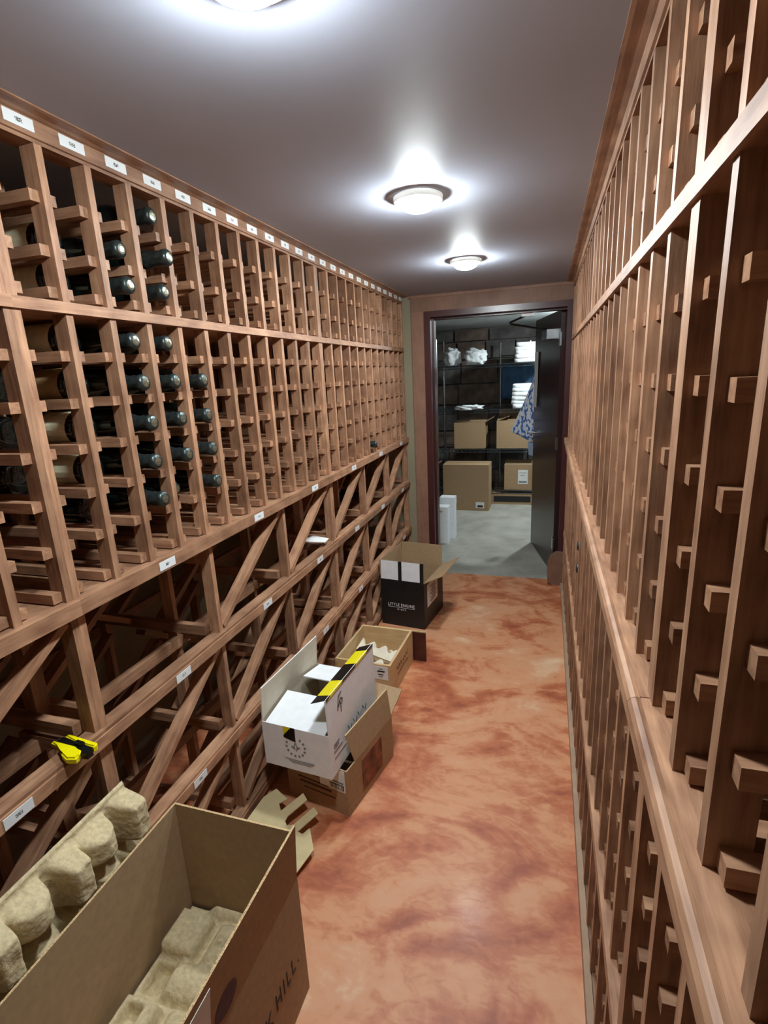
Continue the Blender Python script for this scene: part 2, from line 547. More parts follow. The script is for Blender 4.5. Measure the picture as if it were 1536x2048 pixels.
def rack(side, start, z0, z1, rows, depth, posts_x, label, group, setback=.011):
    sg = -1 if side == 'L' else 1
    fx = LFX if side == 'L' else RFX
    t_ = thing('bottle_rack', (fx + sg * depth / 2, start + ULEN / 2, z0), label, 'wine rack', group)
    pl = t_.location.copy()
    for k in range(13):
        yc = start + k * PIT + TH / 2
        for px in posts_x:
            piece('post', (PD, TH, z1 - z0), (fx + sg * (px + PD / 2), yc, (z0 + z1) / 2), WZ, t_, None, pl)
    L = depth - setback
    for z in rows:
        for k in range(13):
            yn = start + k * PIT
            xc = fx + sg * (setback + L / 2)
            if k > 0: piece('bottle_rail', (L, RS, RS), (xc, yn - RS / 2, z), WX, t_, None, pl)
            if k < 12: piece('bottle_rail', (L, RS, RS), (xc, yn + TH + RS / 2, z), WX, t_, None, pl)
    return t_

LDEP = .53
WL = 'wall of diamond bins'
for j in range(3):
    rack('L', LU[j], Z_SHELF1, 2.017, ROW_TOP, LDEP, (0, .26, LDEP - PD), 'three-row top rack above the labelled bins, section ' + SECT[j], 'top racks above the bins')
    rack('L', LU[j], Z_LED1, Z_SHELF0, ROW_MAIN, LDEP, (0, .26, LDEP - PD), 'six-row bottle rack above the labelled bins, section ' + SECT[j], 'six-row racks above the bins')
    o = span('shelf_board', (LFX + .006, LU[j], Z_SHELF0), (LFX - LDEP, LU[j] + ULEN, Z_SHELF1), WY)
    tag(o, 'long thin shelf dividing the racks over the bins, length ' + SECT[j], 'shelf', 'shelf boards over the bins')
    o = span('display_ledge', (LFX + .018, LU[j], Z_LED0), (LFX - LDEP, LU[j] + ULEN, Z_LED1), WY)
    # turn the ledge into an empty-parented thing is not needed: the label tags are its parts
    tag(o, 'thick wooden ledge with white tags over the bins, length ' + SECT[j], 'ledge', 'ledges over the bins')
    oc = o.location.copy()
    for b_ in range(3):
        yl = LU[j] + TH + (b_ + .5) * 4 * PIT + .02
        if yl > .3:
            piece('tag', (.0015, .062, .0235), (LFX + .0187, yl, (Z_LED0 + Z_LED1) / 2), LABELM, o, None, oc)

ROW_R2 = [.950 - .1015 * k for k in range(6)]
ROW_R3 = [.25, .1485, .0605]
ZL2_0, ZL2_1 = .400, .431
RDEP = .33
for j in range(3):
    s = SECT[j]
    rack('R', RU[j], Z_SHELF1 + .006, 2.012, ROW_TOP, RDEP, (0, RDEP - PD), 'three-row top rack opposite the bins, section ' + s, 'top racks opposite the bins')
    rack('R', RU[j], Z_LED1, Z_SHELF0 + .006, ROW_MAIN, RDEP, (0, RDEP - PD), 'six-row upper rack opposite the bins, section ' + s, 'upper racks opposite the bins')
    rack('R', RU[j], ZL2_1, Z_LED0, ROW_R2, RDEP, (0, RDEP - PD), 'six-row rack under the thick ledge opposite the bins, section ' + s, 'racks under the ledge opposite the bins')
    rack('R', RU[j], .045, ZL2_0, ROW_R3, RDEP, (0, RDEP - PD), 'lowest three-row rack opposite the bins, section ' + s, 'lowest racks opposite the bins')
    o = span('shelf_board', (RFX - .006, RU[j], Z_SHELF0 + .006), (RFX + RDEP, RU[j] + ULEN, Z_SHELF1 + .006), WY)
    tag(o, 'thin shelf dividing the upper racks opposite the bins, length ' + s, 'shelf', 'shelf boards opposite the bins')
    # ledge with a moulded nose
    t_ = thing('display_ledge', (RFX + .02, RU[j] + ULEN / 2, Z_LED0), 'thick wooden ledge with rounded nose opposite the bins, length ' + s, 'ledge', 'ledges opposite the bins')
    pl = t_.location.copy()
    span('ledge_board', (RFX - .012, RU[j] + .001, Z_LED0 + .010), (RFX + .055, RU[j] + ULEN - .001, Z_LED1), WY, t_, pl)
    bm = bmesh.new()
    prof = [(0, .003), (.006, 0), (.016, 0), (.016, .0335), (.010, .0348), (.004, .032), (0, .026)]
    lo = [bm.verts.new((RFX - .028 + x_ - pl.x, RU[j] - pl.y, Z_LED0 + z_ - pl.z)) for x_, z_ in prof]
    hi = [bm.verts.new((RFX - .028 + x_ - pl.x, RU[j] + ULEN - .001 - pl.y, Z_LED0 + z_ - pl.z)) for x_, z_ in prof]
    n = len(prof)
    for i in range(n): bm.faces.new((lo[i], lo[(i + 1) % n], hi[(i + 1) % n], hi[i]))
    bm.faces.new(lo[::-1]); bm.faces.new(hi)
    bmobj('ledge_nose', bm, WY, t_)
    o = span('lower_ledge', (RFX - .008, RU[j], ZL2_0), (RFX + .06, RU[j] + ULEN - .001, ZL2_1), WY)
    tag(o, 'narrow lower ledge near the floor opposite the bins, length ' + s, 'ledge', 'lower ledges opposite the bins')
    o = span('plinth', (RFX + .004, RU[j], 0), (RFX + .10, RU[j] + ULEN - .001, .045), WY)
    tag(o, 'floor plinth board under the racks opposite the bins, length ' + s, 'plinth', 'plinths opposite the bins')
struct('baseboard_right', (RFX - .014, RU[0], 0), (RFX + .003, RU[2] + ULEN, .04), KERB)

# end panels and chamfered foot block by the door
o = span('rack_end_panel', (RFX - .004, RU[2] + ULEN + .001, 0), (RFX + RDEP, RU[2] + ULEN + .020, 2.012), WZ)
tag(o, 'tall plain panel closing the rack end beside the open door', 'panel')
bm = bmesh.new()
prism(bm, [(.045, .02), (.08, .0), (.2, .0), (.2, .245), (.10, .245), (.06, .215), (.042, .15)], 0, .05)
o = bmobj('foot_block', bm, CASING, None, (0, YE - .03, 0), (PI / 2, 0, 0))
tag(o, 'rounded red-brown board end at the foot of the door jamb', 'board')

# crown trim with tags, over the bins
def crown(name, x_front, sg, y0, y1, z0=2.017):
    # fascia + cove as one profile
    bm = bmesh.new()
    prof = [(0, z0 - .007), (0, z0), (-.005, z0 + .001), (-.005, z0 + .034), (-.010, z0 + .035), (-.018, z0 + .037), (-.036, ZC - .004), (-.044, ZC - .003), (-.044, ZC + .002), (.05, ZC + .002), (.05, z0 - .007)]
    lo = [bm.verts.new((x_front + sg * x_, y0, z_)) for x_, z_ in prof]
    hi = [bm.verts.new((x_front + sg * x_, y1, z_)) for x_, z_ in prof]
    n = len(prof)
    for i in range(n): bm.faces.new((lo[i], lo[(i + 1) % n], hi[(i + 1) % n], hi[i]))
    bm.faces.new(lo[::-1]); bm.faces.new(hi)
    return tag(bmobj(name, bm, WY), kind='structure')
ct = crown('trim_5', LFX, -1, LU[0], YE - .025)
for k in range(-5, 24):
    piece('tag', (.0015, .064, .022), (LFX + .0058, .909 + .1222 * k, 2.037), LABELM, ct)
crown('trim_6', RFX, 1, RU[0], YE - .025)

# ------------------------------------------------------------------ diamond bins under the ledge
TIERS = [(.749, Z_LED0), (.392, .709), (.06, .352)]
RAILS = [(.709, .749), (.352, .392), (.02, .06)]
FX = LFX
for j in range(3):
    t_ = thing('bin_rack', (FX - .25, LU[j] + ULEN / 2, 0), 'slatted diagonal bottle bins with white tags on rails, section ' + SECT[j], 'wine rack', 'diagonal bottle bins')
    pl = t_.location.copy()
    vis = j > 0
    for b_ in range(4):
        yn = LU[j] + b_ * 4 * PIT
        for (z0, z1) in TIERS:
            piece('post', (PD, TH, z1 - z0), (FX - PD / 2, yn + TH / 2, (z0 + z1) / 2), WZ, t_, None, pl)
        for xx in (-1.18, -1.48):
            piece('rear_post', (PD, TH, Z_LED0 - .02), (xx, yn + TH / 2, (Z_LED0 + .02) / 2), WZ, t_, None, pl)
        for (z0, z1) in RAILS[:2]:
            piece('stretcher', (.46, RS, .032), (FX - .04 - .23, yn - RS / 2 if b_ else yn + TH + RS / 2, z1 + .012), WX, t_, None, pl)
            piece('stretcher', (.20, RS, .028), (FX - .02 - .10, yn + TH + RS / 2 if b_ < 3 else yn - RS / 2, z0 + .006), WX, t_, None, pl)
        piece('stretcher', (.46, RS, .03), (FX - .04 - .23, yn - RS / 2 if b_ else yn + TH + RS / 2, Z_LED0 - .04), WX, t_, None, pl)
        piece('stretcher', (.46, RS, .03), (FX - .04 - .23, yn - RS / 2 if b_ else yn + TH + RS / 2, .075), WX, t_, None, pl)
    for (z0, z1) in RAILS:
        rl = span('rail', (FX + .012, LU[j], z0), (FX - .03, LU[j] + ULEN, z1), WY, t_, pl)
        lip = span('rail_lip', (FX + .0165, LU[j], z0 + .002), (FX + .0118, LU[j] + ULEN, z1 - .008), WY, t_, pl)
        for b_ in range(3):
            yl = LU[j] + TH + (b_ + .5) * 4 * PIT + .015
            if z0 > .1 and yl > .3:
                piece('tag', (.0015, .062, .024), (FX + .0175, yl, (z0 + z1) / 2 - .003), LABELM, t_, None, pl)
    for xx in (-1.16, -1.50):
        for z in (.70, .36, .06):
            piece('rear_rail', (RS, ULEN, .036), (xx, LU[j] + ULEN / 2, z), WY, t_, None, pl)
    for b_ in range(3):
        y0 = LU[j] + b_ * 4 * PIT + TH
        y1 = y0 + 4 * PIT - TH
        for ti, (z0, z1) in enumerate(TIERS):
            zb, zt = z0, z1
            dy, dz = (y1 - y0) - .02, (zt - zb) - .02
            Ld = math.hypot(dy, dz)
            a = math.atan2(dz, dy)
            for xx in ((-1.24, -1.44) if (j, b_, ti) == (1, 0, 0) else (FX - PD / 2 - .002, -1.24, -1.44)):
                piece('diagonal_slat', (PD, Ld, TH), (xx, (y0 + y1) / 2, (zb + zt) / 2), WY, t_, (a, 0, 0), pl)
            if (b_ + ti) % 2 == 0:
                piece('diagonal_slat', (PD, Ld, TH), (-1.34, (y0 + y1) / 2, (zb + zt) / 2), WY, t_, (-a, 0, 0), pl)

# ------------------------------------------------------------------ bottles
def bottle_meshes():
    prof = [(.002, .004), (.03, 0), (.040, .004), (.0415, .012), (.0415, .165), (.040, .18), (.034, .20), (.026, .225), (.020, .25), (.0165, .28), (.0165, .298)]
    v, fc = lathe_mesh(prof, 20, 'X')
    me = D.meshes.new('glass'); me.from_pydata(v, [], fc); me.materials.append(GLASSB)
    for p in me.polygons: p.use_smooth = True
    pf = [(.0265, .226), (.0235, .24), (.0205, .25), (.0185, .265), (.0195, .272), (.0185, .28), (.0205, .292), (.0205, .300), (.018, .3045), (.010, .306)]
    v, fc = lathe_mesh(pf, 20, 'X')
    vv = []
    for x_, y_, z_ in v:
        s = 1 + .07 * noise.noise(Vector((x_ * 70, y_ * 80, z_ * 80)))
        vv.append((x_, y_ * s, z_ * s))
    mf = D.meshes.new('foil'); mf.from_pydata(vv, [], fc); mf.materials.append(FOIL)
    for p in mf.polygons: p.use_smooth = True
    v, fc = lathe_mesh([(.0115, .3055), (.0115, .3065), (.006, .3075)], 16, 'X')
    mc = D.meshes.new('cap'); mc.from_pydata(v, [], fc); mc.materials.append(GOLDF)
    out = []
    for nm, mt in (('cream', LABELC), ('tan', LABELT)):
        v, fc = lathe_mesh([(.0420, .014), (.0420, .125)], 20, 'X')
        ml = D.meshes.new('label_' + nm); ml.from_pydata(v, [], fc[:-2]); ml.materials.append(mt)
        for p in ml.polygons: p.use_smooth = True
        out.append(ml)
    v, fc = lathe_mesh([(.0420, .018), (.0420, .10)], 20, 'X')
    ms = D.meshes.new('label_slim'); ms.from_pydata(v, [], fc[:-2]); ms.materials.append(LABELC)
    out.append(ms)
    return me, mf, mc, out
BG, BF, BC, BL = bottle_meshes()

def bottle(base, rz, label, lab=None, group='bottles lying in the racks', cap=True):
    t_ = thing('wine_bottle', base, label, 'bottle', group, rz)
    link(D.objects.new('glass_body', BG), t_)
    link(D.objects.new('foil_neck', BF), t_)
    if cap: link(D.objects.new('foil_disc', BC), t_)
    if lab is not None:
        link(D.objects.new('bottle_label', BL[lab]), t_)
    return t_
ORD = ['first', 'second', 'third', 'fourth', 'fifth', 'sixth']
ORDC = {-1: 'column before the doubled post', 0: 'first column past the doubled post', 1: 'second column past the doubled post', 2: 'third column past the doubled post', 3: 'fourth column past the doubled post', 4: 'fifth column past the doubled post'}
def colY(k): return LU[1] + k * PIT + (PIT + TH) / 2 if k >= 0 else LU[0] + 11 * PIT + (PIT + TH) / 2
def axisz(zr): return zr + .011 + math.sqrt(.0415 ** 2 - ((PIT - TH) / 2 - RS) ** 2)
def neck_out(k, row, tip, top=False):
    z = axisz((ROW_TOP if top else ROW_MAIN)[row])
    lb = 'dark foil-necked bottle, %s row %s the shelf, %s' % (ORD[2 - row] if top else ORD[row], 'above' if top else 'below', ORDC[k])
    bottle((tip - .3075, colY(k), z), 0, lb)
def base_out(k, row, lab=None, top=False, xb=-1.045):
    z = axisz((ROW_TOP if top else ROW_MAIN)[row])
    what = {None: 'base-out dark bottle', 0: 'broad cream-labelled bottle', 1: 'broad tan-labelled bottle', 2: 'slim cream-labelled bottle'}[lab]
    lb = '%s, %s row %s the shelf, %s' % (what, ORD[2 - row] if top else ORD[row], 'above' if top else 'below', ORDC[k])
    bottle((xb, colY(k), z), PI, lb, lab)
for k, rows_, tips in ((2, (0, 1, 2, 3, 4), (-.985, -.975, -.968, -.975, -.97)), (3, (0, 1, 2, 3), (-.985, -.975, -.972, -.968)), (4, (1, 2, 3, 4), (-.972, -.972, -.968, -.968))):
    for r_, tp in zip(rows_, tips): neck_out(k, r_, tp)
neck_out(3, 4, -1.03)
for k, r_, tp in ((2, 1, -.985), (2, 2, -.975), (3, 0, -.978), (3, 1, -.945), (3, 2, -.972)): neck_out(k, r_, tp, True)
for r_, lb in ((0, 0), (1, 1), (2, 2), (3, 2)): base_out(1, r_, lb, xb=-1.07)
base_out(1, 4, None, xb=-1.09)
for r_, lb in ((1, 2), (2, 0)): base_out(1, r_, lb, True, xb=-1.07)
for r_ in (1, 2, 3): base_out(0, r_, None, xb=-1.16)
# the lone bottle near the door end and two far bottles opposite the bins
kk = int((3.018 - LU[2]) / PIT)
bottle((-.962 - .3075, LU[2] + kk * PIT + (PIT + TH) / 2, axisz(ROW_MAIN[5])), 0, 'single bottle in the bottom row near the doorway, just above the ledge')
k1 = int((2.24 - RU[2]) / PIT)
for r_, nm in ((2, 'upper'), (3, 'lower')):
    bottle((RFX - .006 + .3075, RU[2] + k1 * PIT + (PIT + TH) / 2, axisz(ROW_R2[r_])), PI, nm + ' of two bottles under the thick ledge opposite the bins')
# bottle and papers lying in the bins
bottle((-1.44, LU[2] + 8 * PIT - .062, .718 + .0415), 0, 'dark bottle lying inside a bin near the doorway', cap=False)
bm = bmesh.new()
prism(bm, [(0, 0), (.12, .01), (.13, .07), (.06, .10), (-.01, .06)], 0, .004)
o = bmobj('paper_slip', bm, PAPER, None, (-1.10, 2.13, .784), (0, .1, .3))
tag(o, 'crumpled white paper slip lying inside a diagonal bin', 'paper')

# ------------------------------------------------------------------ cartons
T = .005
def slab(bm, c0, c1, mats6=None):
    """axis box; mats6 = index for (-x,+x,-y,+y,-z,+z)"""
    x0, y0, z0 = c0; x1, y1, z1 = c1
    v = [bm.verts.new(p) for p in ((x0, y0, z0), (x1, y0, z0), (x1, y1, z0), (x0, y1, z0), (x0, y0, z1), (x1, y0, z1), (x1, y1, z1), (x0, y1, z1))]
    fs = [(0, 4, 7, 3), (1, 2, 6, 5), (0, 1, 5, 4), (3, 7, 6, 2), (0, 3, 2, 1), (4, 5, 6, 7)]
    for i, q in enumerate(fs):
        fa = bm.faces.new([v[k] for k in q])
        fa.material_index = mats6[i] if mats6 else 0

def carton(name, loc, rz, w, d_, h, label, cat, outm, inm, flaps=(), group=None, edge=None, th=T, closed=False, flapm=None):
    """origin at near-left base corner; +x width, +y depth. flaps: (side, length, angle from upright outward, [inset])"""
    t_ = thing(name, loc, label, cat, group, rz)
    mats = [outm, inm, edge or inm]
    bm = bmesh.new()
    if closed:
        slab(bm, (0, 0, 0), (w, d_, h))
    else:
        slab(bm, (0, 0, 0), (w, d_, th), (0, 0, 0, 0, 0, 1))
        slab(bm, (0, 0, th), (w, th, h), (0, 0, 0, 1, 0, 1))
        slab(bm, (0, d_ - th, th), (w, d_, h), (0, 0, 1, 0, 0, 1))
        slab(bm, (0, th, th), (th, d_ - th, h), (0, 1, 0, 0, 0, 1))
        slab(bm, (w - th, th, th), (w, d_ - th, h), (1, 0, 0, 0, 0, 1))
    bmobj('carton_body', bm, mats, t_)
    for fl in flaps:
        side, ln, ang = fl[:3]
        ins = fl[3] if len(fl) > 3 else .002
        a = math.radians(ang)
        wd = (w if side in 'NF' else d_) - 2 * ins
        bm = bmesh.new()
        # local: hinge along x, flap rises +z, outer side is -y
        slab(bm, (-wd / 2, 0, 0), (wd / 2, th * 1.02, ln), (2, 2, 0, 1, 2, 2))
        if len(fl) > 4:
            for v_ in bm.verts:
                if v_.co.x < 0: v_.co.x += fl[4] if v_.co.z < ln / 2 else fl[5]
        rzf, pos = {'N': (0, (w / 2, 0, h)), 'F': (PI, (w / 2, d_, h)), 'L': (-PI / 2, (0, d_ / 2, h)), 'R': (PI / 2, (w, d_ / 2, h))}[side]
        o = bmobj('flap', bm, [flapm or outm, inm, edge or inm], t_)
        o.matrix_local = Matrix.Translation(pos) @ Matrix.Rotation(rzf, 4, 'Z') @ Matrix.Rotation(a, 4, 'X')
        o['side'] = side
    return t_

def flap_of(t_, side):
    return [c for c in t_.children if c.get('side') == side][0]

def decal(name, parent, mat, x0, x1, z0, z1, face, w=0, d_=0, eps=.0012):
    """thin sheet on a carton face: N (y=0), R (x=w)"""
    if face == 'N':
        return mesh(name, *sheet((x0, -eps, z0), (x1, -eps, z0), (x1, -eps, z1), (x0, -eps, z1), (0, 1, 0)), mat, parent)
    return mesh(name, *sheet((w + eps, x0, z0), (w + eps, x1, z0), (w + eps, x1, z1), (w + eps, x0, z1), (-1, 0, 0)), mat, parent)

def sheet(a, b, c, d2, back, t=.001):
    P = [Vector(p) for p in (a, b, c, d2)]
    Q = [p + Vector(back) * t for p in P]
    return [*P, *Q], [(0, 1, 2, 3), (7, 6, 5, 4), (0, 4, 5, 1), (1, 5, 6, 2), (2, 6, 7, 3), (3, 7, 4, 0)]

# --- big foreground carton
BW, BD, BH = .335, .60, .36
big = carton('shipping_carton', (-.884, .281, 0), math.radians(-.5), BW, BD, BH, 'large tall kraft shipping carton, open, holding a moulded pulp tray', 'carton', KRAFT2, KRAFTIN,
             (('N', .14, 4), ('F', .14, 1), ('L', .14, 0), ('R', .162, 4)), edge=FLUTE)
tx = BW + .0012
text('HILL', .066, INKD, big, (tx, .452, .14), FACE_RIGHT, sx=.6, spacing=1.3, align='LEFT')
text('.', .05, INKD, big, (tx, .556, .144), FACE_RIGHT, align='LEFT')
text('K', .062, INKD, big, (tx, .405, .135), FACE_RIGHT, align='LEFT', sx=.8)
fR = flap_of(big, 'R')
v = []
for k in range(24):
    a = 2 * PI * k / 24
    v.append((.035 * math.cos(a) + .005 , -.0008, .045 + .03 * math.sin(a)))
mesh('printed_mark', v, [tuple(range(24))], INKP, fR)
mesh('shipping_label', *sheet((-.25, -.001, .02), (-.045, -.001, .02), (-.035, -.001, .14), (-.25, -.001, .14), (0, 1, 0)), PAPER, fR)

# --- moulded pulp trays
def smooth(a, b, x):
    t_ = max(0, min(1, (x - a) / (b - a))); return t_ * t_ * (3 - 2 * t_)
def blockf(u, v, u0, u1, v0, v1, s=.012):
    return smooth(u0 - s, u0 + s, u) * (1 - smooth(u1 - s, u1 + s, u)) * smooth(v0 - s, v0 + s, v) * (1 - smooth(v1 - s, v1 + s, v))
def hump(u, v, u0, r_, v0, v1, s=.012):
    q = 1 - ((u - u0) / r_) ** 2
    return math.sqrt(q) * smooth(v0 - s, v0 + s, v) * (1 - smooth(v1 - s, v1 + s, v)) if q > 0 else 0
def tray_concave(u, v):
    # u along length .55, v across .30 ; pockets and saddles
    h = .0
    p = .19
    uu = (u + .02) % p
    alt = int((u + .02) / p) % 2
    vv = v if alt == 0 else .30 - v
    h += .046 * blockf(uu, vv, .085, .178, .012, .10, .004)
    h += .034 * hump(uu, vv, .045, .042, .07, .23, .02)
    h += .030 * hump(vv, uu, .150, .036, .085, .185, .014)
    h += .038 * blockf(uu, vv, .09, .175, .20, .29, .008)
    h -= .034 * blockf(uu, vv, .010, .072, .014, .07, .005)
    h -= .030 * blockf(uu, vv, .11, .155, .235, .272, .005)
    c = math.hypot(uu - .135, vv - .15)
    h += .012 * (1 - smooth(.007, .011, c))
    return h + .0015 * noise.noise(Vector((u * 60, v * 60, 1)))
def tray_convex(u, v):
    h = 0
    p = .165
    uu = (u + .0) % p
    alt = int(u / p) % 2
    vv = v if alt == 0 else v
    h = max(h, .067 * blockf(uu, vv, .014, .066, .022, .125, .010))
    h = max(h, .058 * blockf(uu, vv, .014, .066, .16, .28, .012))
    h = max(h, .060 * hump(uu, vv, .113, .043, .028, .10, .012))
    h = max(h, .046 * blockf(uu, vv, .085, .150, .13, .2, .012))
    h = max(h, .050 * hump(uu, vv, .113, .043, .21, .28, .012))
    return h * (1 + .06 * noise.noise(Vector((u * 25, v * 25, 5)))) + .002 * noise.noise(Vector((u * 70, v * 70, 2)))
def tray(name, fn, L, W_, nu, nv, label, loc, rot, flip=False):
    vs_, fs = [], []
    for i in range(nu + 1):
        for k in range(nv + 1):
            u, v_ = L * i / nu, W_ * k / nv
            h = fn(u, v_)
            if i in (0, nu) or k in (0, nv): h = -.006
            # rounded corners
            vs_.append((v_, u, h))
    for i in range(nu):
        for k in range(nv):
            a = i * (nv + 1) + k
            fs.append((a, a + 1, a + nv + 2, a + nv + 1))
    o = mesh(name, vs_, fs, PULP, None, loc, rot, smooth=True)
    so = o.modifiers.new('shell', 'SOLIDIFY'); so.thickness = .004; so.offset = -1
    return tag(o, label, 'packing tray', 'moulded pulp trays')
tray('pulp_tray', tray_concave, .575, .312, 150, 84, 'beige moulded pulp bottle tray lying inside the big carton', (-.872, .294, .185), (0, 0, math.radians(-.5)))
# support tray below the one in the box
tray('pulp_tray', tray_concave, .57, .31, 60, 30, 'lower pulp tray hidden under another inside the big carton', (-.871, .296, .055), (0, 0, math.radians(-.5)))
# the upright one stands on its long edge between carton and bins; bumps face the corridor
tray('pulp_tray', tray_convex, .56, .31, 150, 84, 'beige moulded pulp bottle tray propped on edge beside the bins', (-.960, .262, .602), (0, math.radians(90.6), 0))

# --- kraft insert with cut-outs on the floor behind the big carton
ins = [(-.135, -.105), (.10, -.12), (.135, -.09), (.125, .0), (.06, .045), (.055, .015), (.035, .012), (.045, .10), (.015, .108), (.004, .02), (-.012, .005), (-.03, .012), (-.036, .03), (-.026, .115), (-.058, .125), (-.072, .03), (-.10, .045), (-.088, .075), (-.155, .08), (-.168, .03)]
bm = bmesh.new()
prism(bm, ins, 0, .004)
o = bmobj('carton_insert', bm, simple('insert_board', srgb(214, 196, 150), .8, var=.03), None, (-.803, 1.275, .04), (math.radians(8), math.radians(4), math.radians(-22)))
tag(o, 'flat kraft cardboard insert with bottle-neck cut-outs on the floor', 'packing insert')

# --- brown carton under the white one
rzb = math.radians(-11.5)
cb = Vector((-.631, 1.412))
wB, dB, hB = .272, .342, .192
ux = Vector((math.cos(rzb), math.sin(rzb)))
org = cb - ux * wB
brown = carton('wine_carton', (org.x, org.y, 0), rzb, wB, dB, hB, 'brown wine carton on the floor beneath the white carton', 'carton', KRAFT2, KRAFTIN,
               (('R', .122, -7, .002, .058, .03), ('L', .11, 80), ('F', .12, 62)), edge=FLUTE)
decal('shipping_label', brown, PAPER, .152, .262, .098, .188, 'N')
o = decal('barcode', brown, INKD, .196, .256, .106, .127, 'N', eps=.0024)
for i in range(9):
    decal('barcode_gap', brown, PAPER, .199 + i * .0062, .2015 + i * .0062, .108, .125, 'N', eps=.0036)
decal('label_print', brown, INKG, .21, .255, .133, .139, 'N', eps=.0024)
for z, x0, x1, hh in ((.142, .035, .145, .005), (.123, .03, .15, .010), (.096, .05, .19, .006), (.078, .06, .20, .009), (.057, .075, .215, .004)):
    o = decal('print_line', brown, INKB, x0, x1, z, z + hh, 'N')
decal('printed_panel', brown, simple('rust_print', srgb(128, 76, 52), .7, var=.3, nscale=26), .10, .25, .03, .165, 'R', wB)

# --- white carton on top
rzw = math.radians(-5)
wW, dW, hW = .268, .40, .172
zW = hB + .004
cw = Vector((-.664, 1.362))
uxw = Vector((math.cos(rzw), math.sin(rzw)))
org = cw - uxw * wW
white = carton('white_carton', (org.x, org.y, zW), rzw, wW, dW, hW, 'white wine carton with yellow and black tape, on the brown carton', 'carton', WHITECARD, simple('cream_board', srgb(206, 196, 176), .7, var=.03),
               (('R', .135, -1), ('L', .132, -4), ('N', .155, -78, .016), ('F', .135, -80, .016)), th=.004, edge=WHITECARD)
# bottle separators inside
for i in range(2):
    piece('cell_divider', (.003, dW - .02, .12), (wW * (i + 1) / 3, dW / 2, .065), KRAFTIN, white)
# tape on front edge
mesh('tape', *sheet((.088, -.001, .128), (.135, -.001, .118), (.135, -.001, hW + .001), (.088, -.001, hW + .001), (0, 1, 0), .0005), BLACKP, white)
mesh('tape', [(.088, -.0018, .138), (.088, -.0018, hW + .001), (.120, -.0018, hW + .001)], [(0, 2, 1)], TAPEY, white)
# printed ring of marks
cx, cz = .133, .098
for k in range(14):
    a = 2 * PI * k / 14 + .1
    if 1.3 < a < 2.6: continue
    o = piece('ring_mark', (.007, .0008, .008), (cx + .037 * math.cos(a), -.0008, cz + .037 * math.sin(a)), INKG, white, (0, -a + PI / 2, 0))
for k in range(7):
    a = k * 1.9
    piece('crest_mark', (.014, .0008, .0035), (cx + .010 * math.cos(a), -.0008, cz + .010 * math.sin(a)), INKG, white, (0, a, 0))
for z, x0, x1 in ((.043, .085, .205), (.037, .10, .20), (.031, .11, .19)):
    decal('print_line', white, INKG, x0, x1, z, z + .0018, 'N')
# side print and handwriting on the right face
for y0, y1, z0, z1 in ((.03, .07, .11, .118), (.03, .065, .10, .106), (.03, .09, .085, .09), (.03, .12, .06, .064)):
    decal('print_line', white, INKG, y0, y1, z0, z1, 'R', wW)
for k in range(9):
    piece('handwriting_stroke', (.0008, .003, .022), (wW + .0012, .125 + k * .021, .095 + .012 * (k % 2)), INKD if k % 3 else INKG, white, (.5 if k % 2 else -.4, 0, 0))
fw = flap_of(white, 'R')
bm = bmesh.new()
tube(bm, [(-.10, -.0012, .03), (-.098, -.0012, .055), (-.105, -.0012, .08)], .0012, 5)
tube(bm, [(-.118, -.0012, .06), (-.10, -.0012, .085), (-.085, -.0012, .078), (-.09, -.0012, .06), (-.10, -.0012, .06)], .0012, 5)
tube(bm, [(-.125, -.0012, .05), (-.112, -.0012, .10), (-.09, -.0012, .105)], .0012, 5)
bmobj('handwriting', bm, INKD, fw)
# barrier tape along the top of the right flap, folded inwards
segs = [(-.195, -.165, BLACKP), (-.165, -.07, TAPEY), (-.07, .045, BLACKP), (.045, .145, TAPEY), (.145, .197, BLACKP)]
sk = .018
for x0, x1, mt in segs:
    s0 = 0 if x0 < -.19 else sk
    s1 = 0 if x1 > .19 else sk
    mesh('tape', *sheet((x0 - s0, -.0015, .128), (x1 - s1, -.0015, .128), (x1, -.0015, .1365), (x0, -.0015, .1365), (0, 1, 0), .001), mt, fw)
    mesh('tape', *sheet((x0, -.0015, .1365), (x1, -.0015, .1365), (x1 + s1, .060, .112), (x0 + s0, .060, .112), (0, 0, -1), .001), mt, fw)

# --- wooden crate
rzc = math.radians(-2.5)
cr_ = thing('wooden_crate', (-.965, 2.128, 0), 'open pale pine wine crate between the white and black cartons', 'crate', None, rzc)
cW, cD, cH, ct_ = .290, .372, .186, .011
span('crate_side', (0, 0, 0), (cW, ct_, cH), PINEX, cr_)
span('crate_side', (0, cD - ct_, 0), (cW, cD, cH), PINEX, cr_)
span('crate_side', (0, ct_, 0), (ct_, cD - ct_, cH), PINE, cr_)
span('crate_side', (cW - ct_, ct_, 0), (cW, cD - ct_, cH), PINE, cr_)
span('crate_bottom', (ct_, ct_, 0), (cW - ct_, cD - ct_, .01), PINE, cr_)
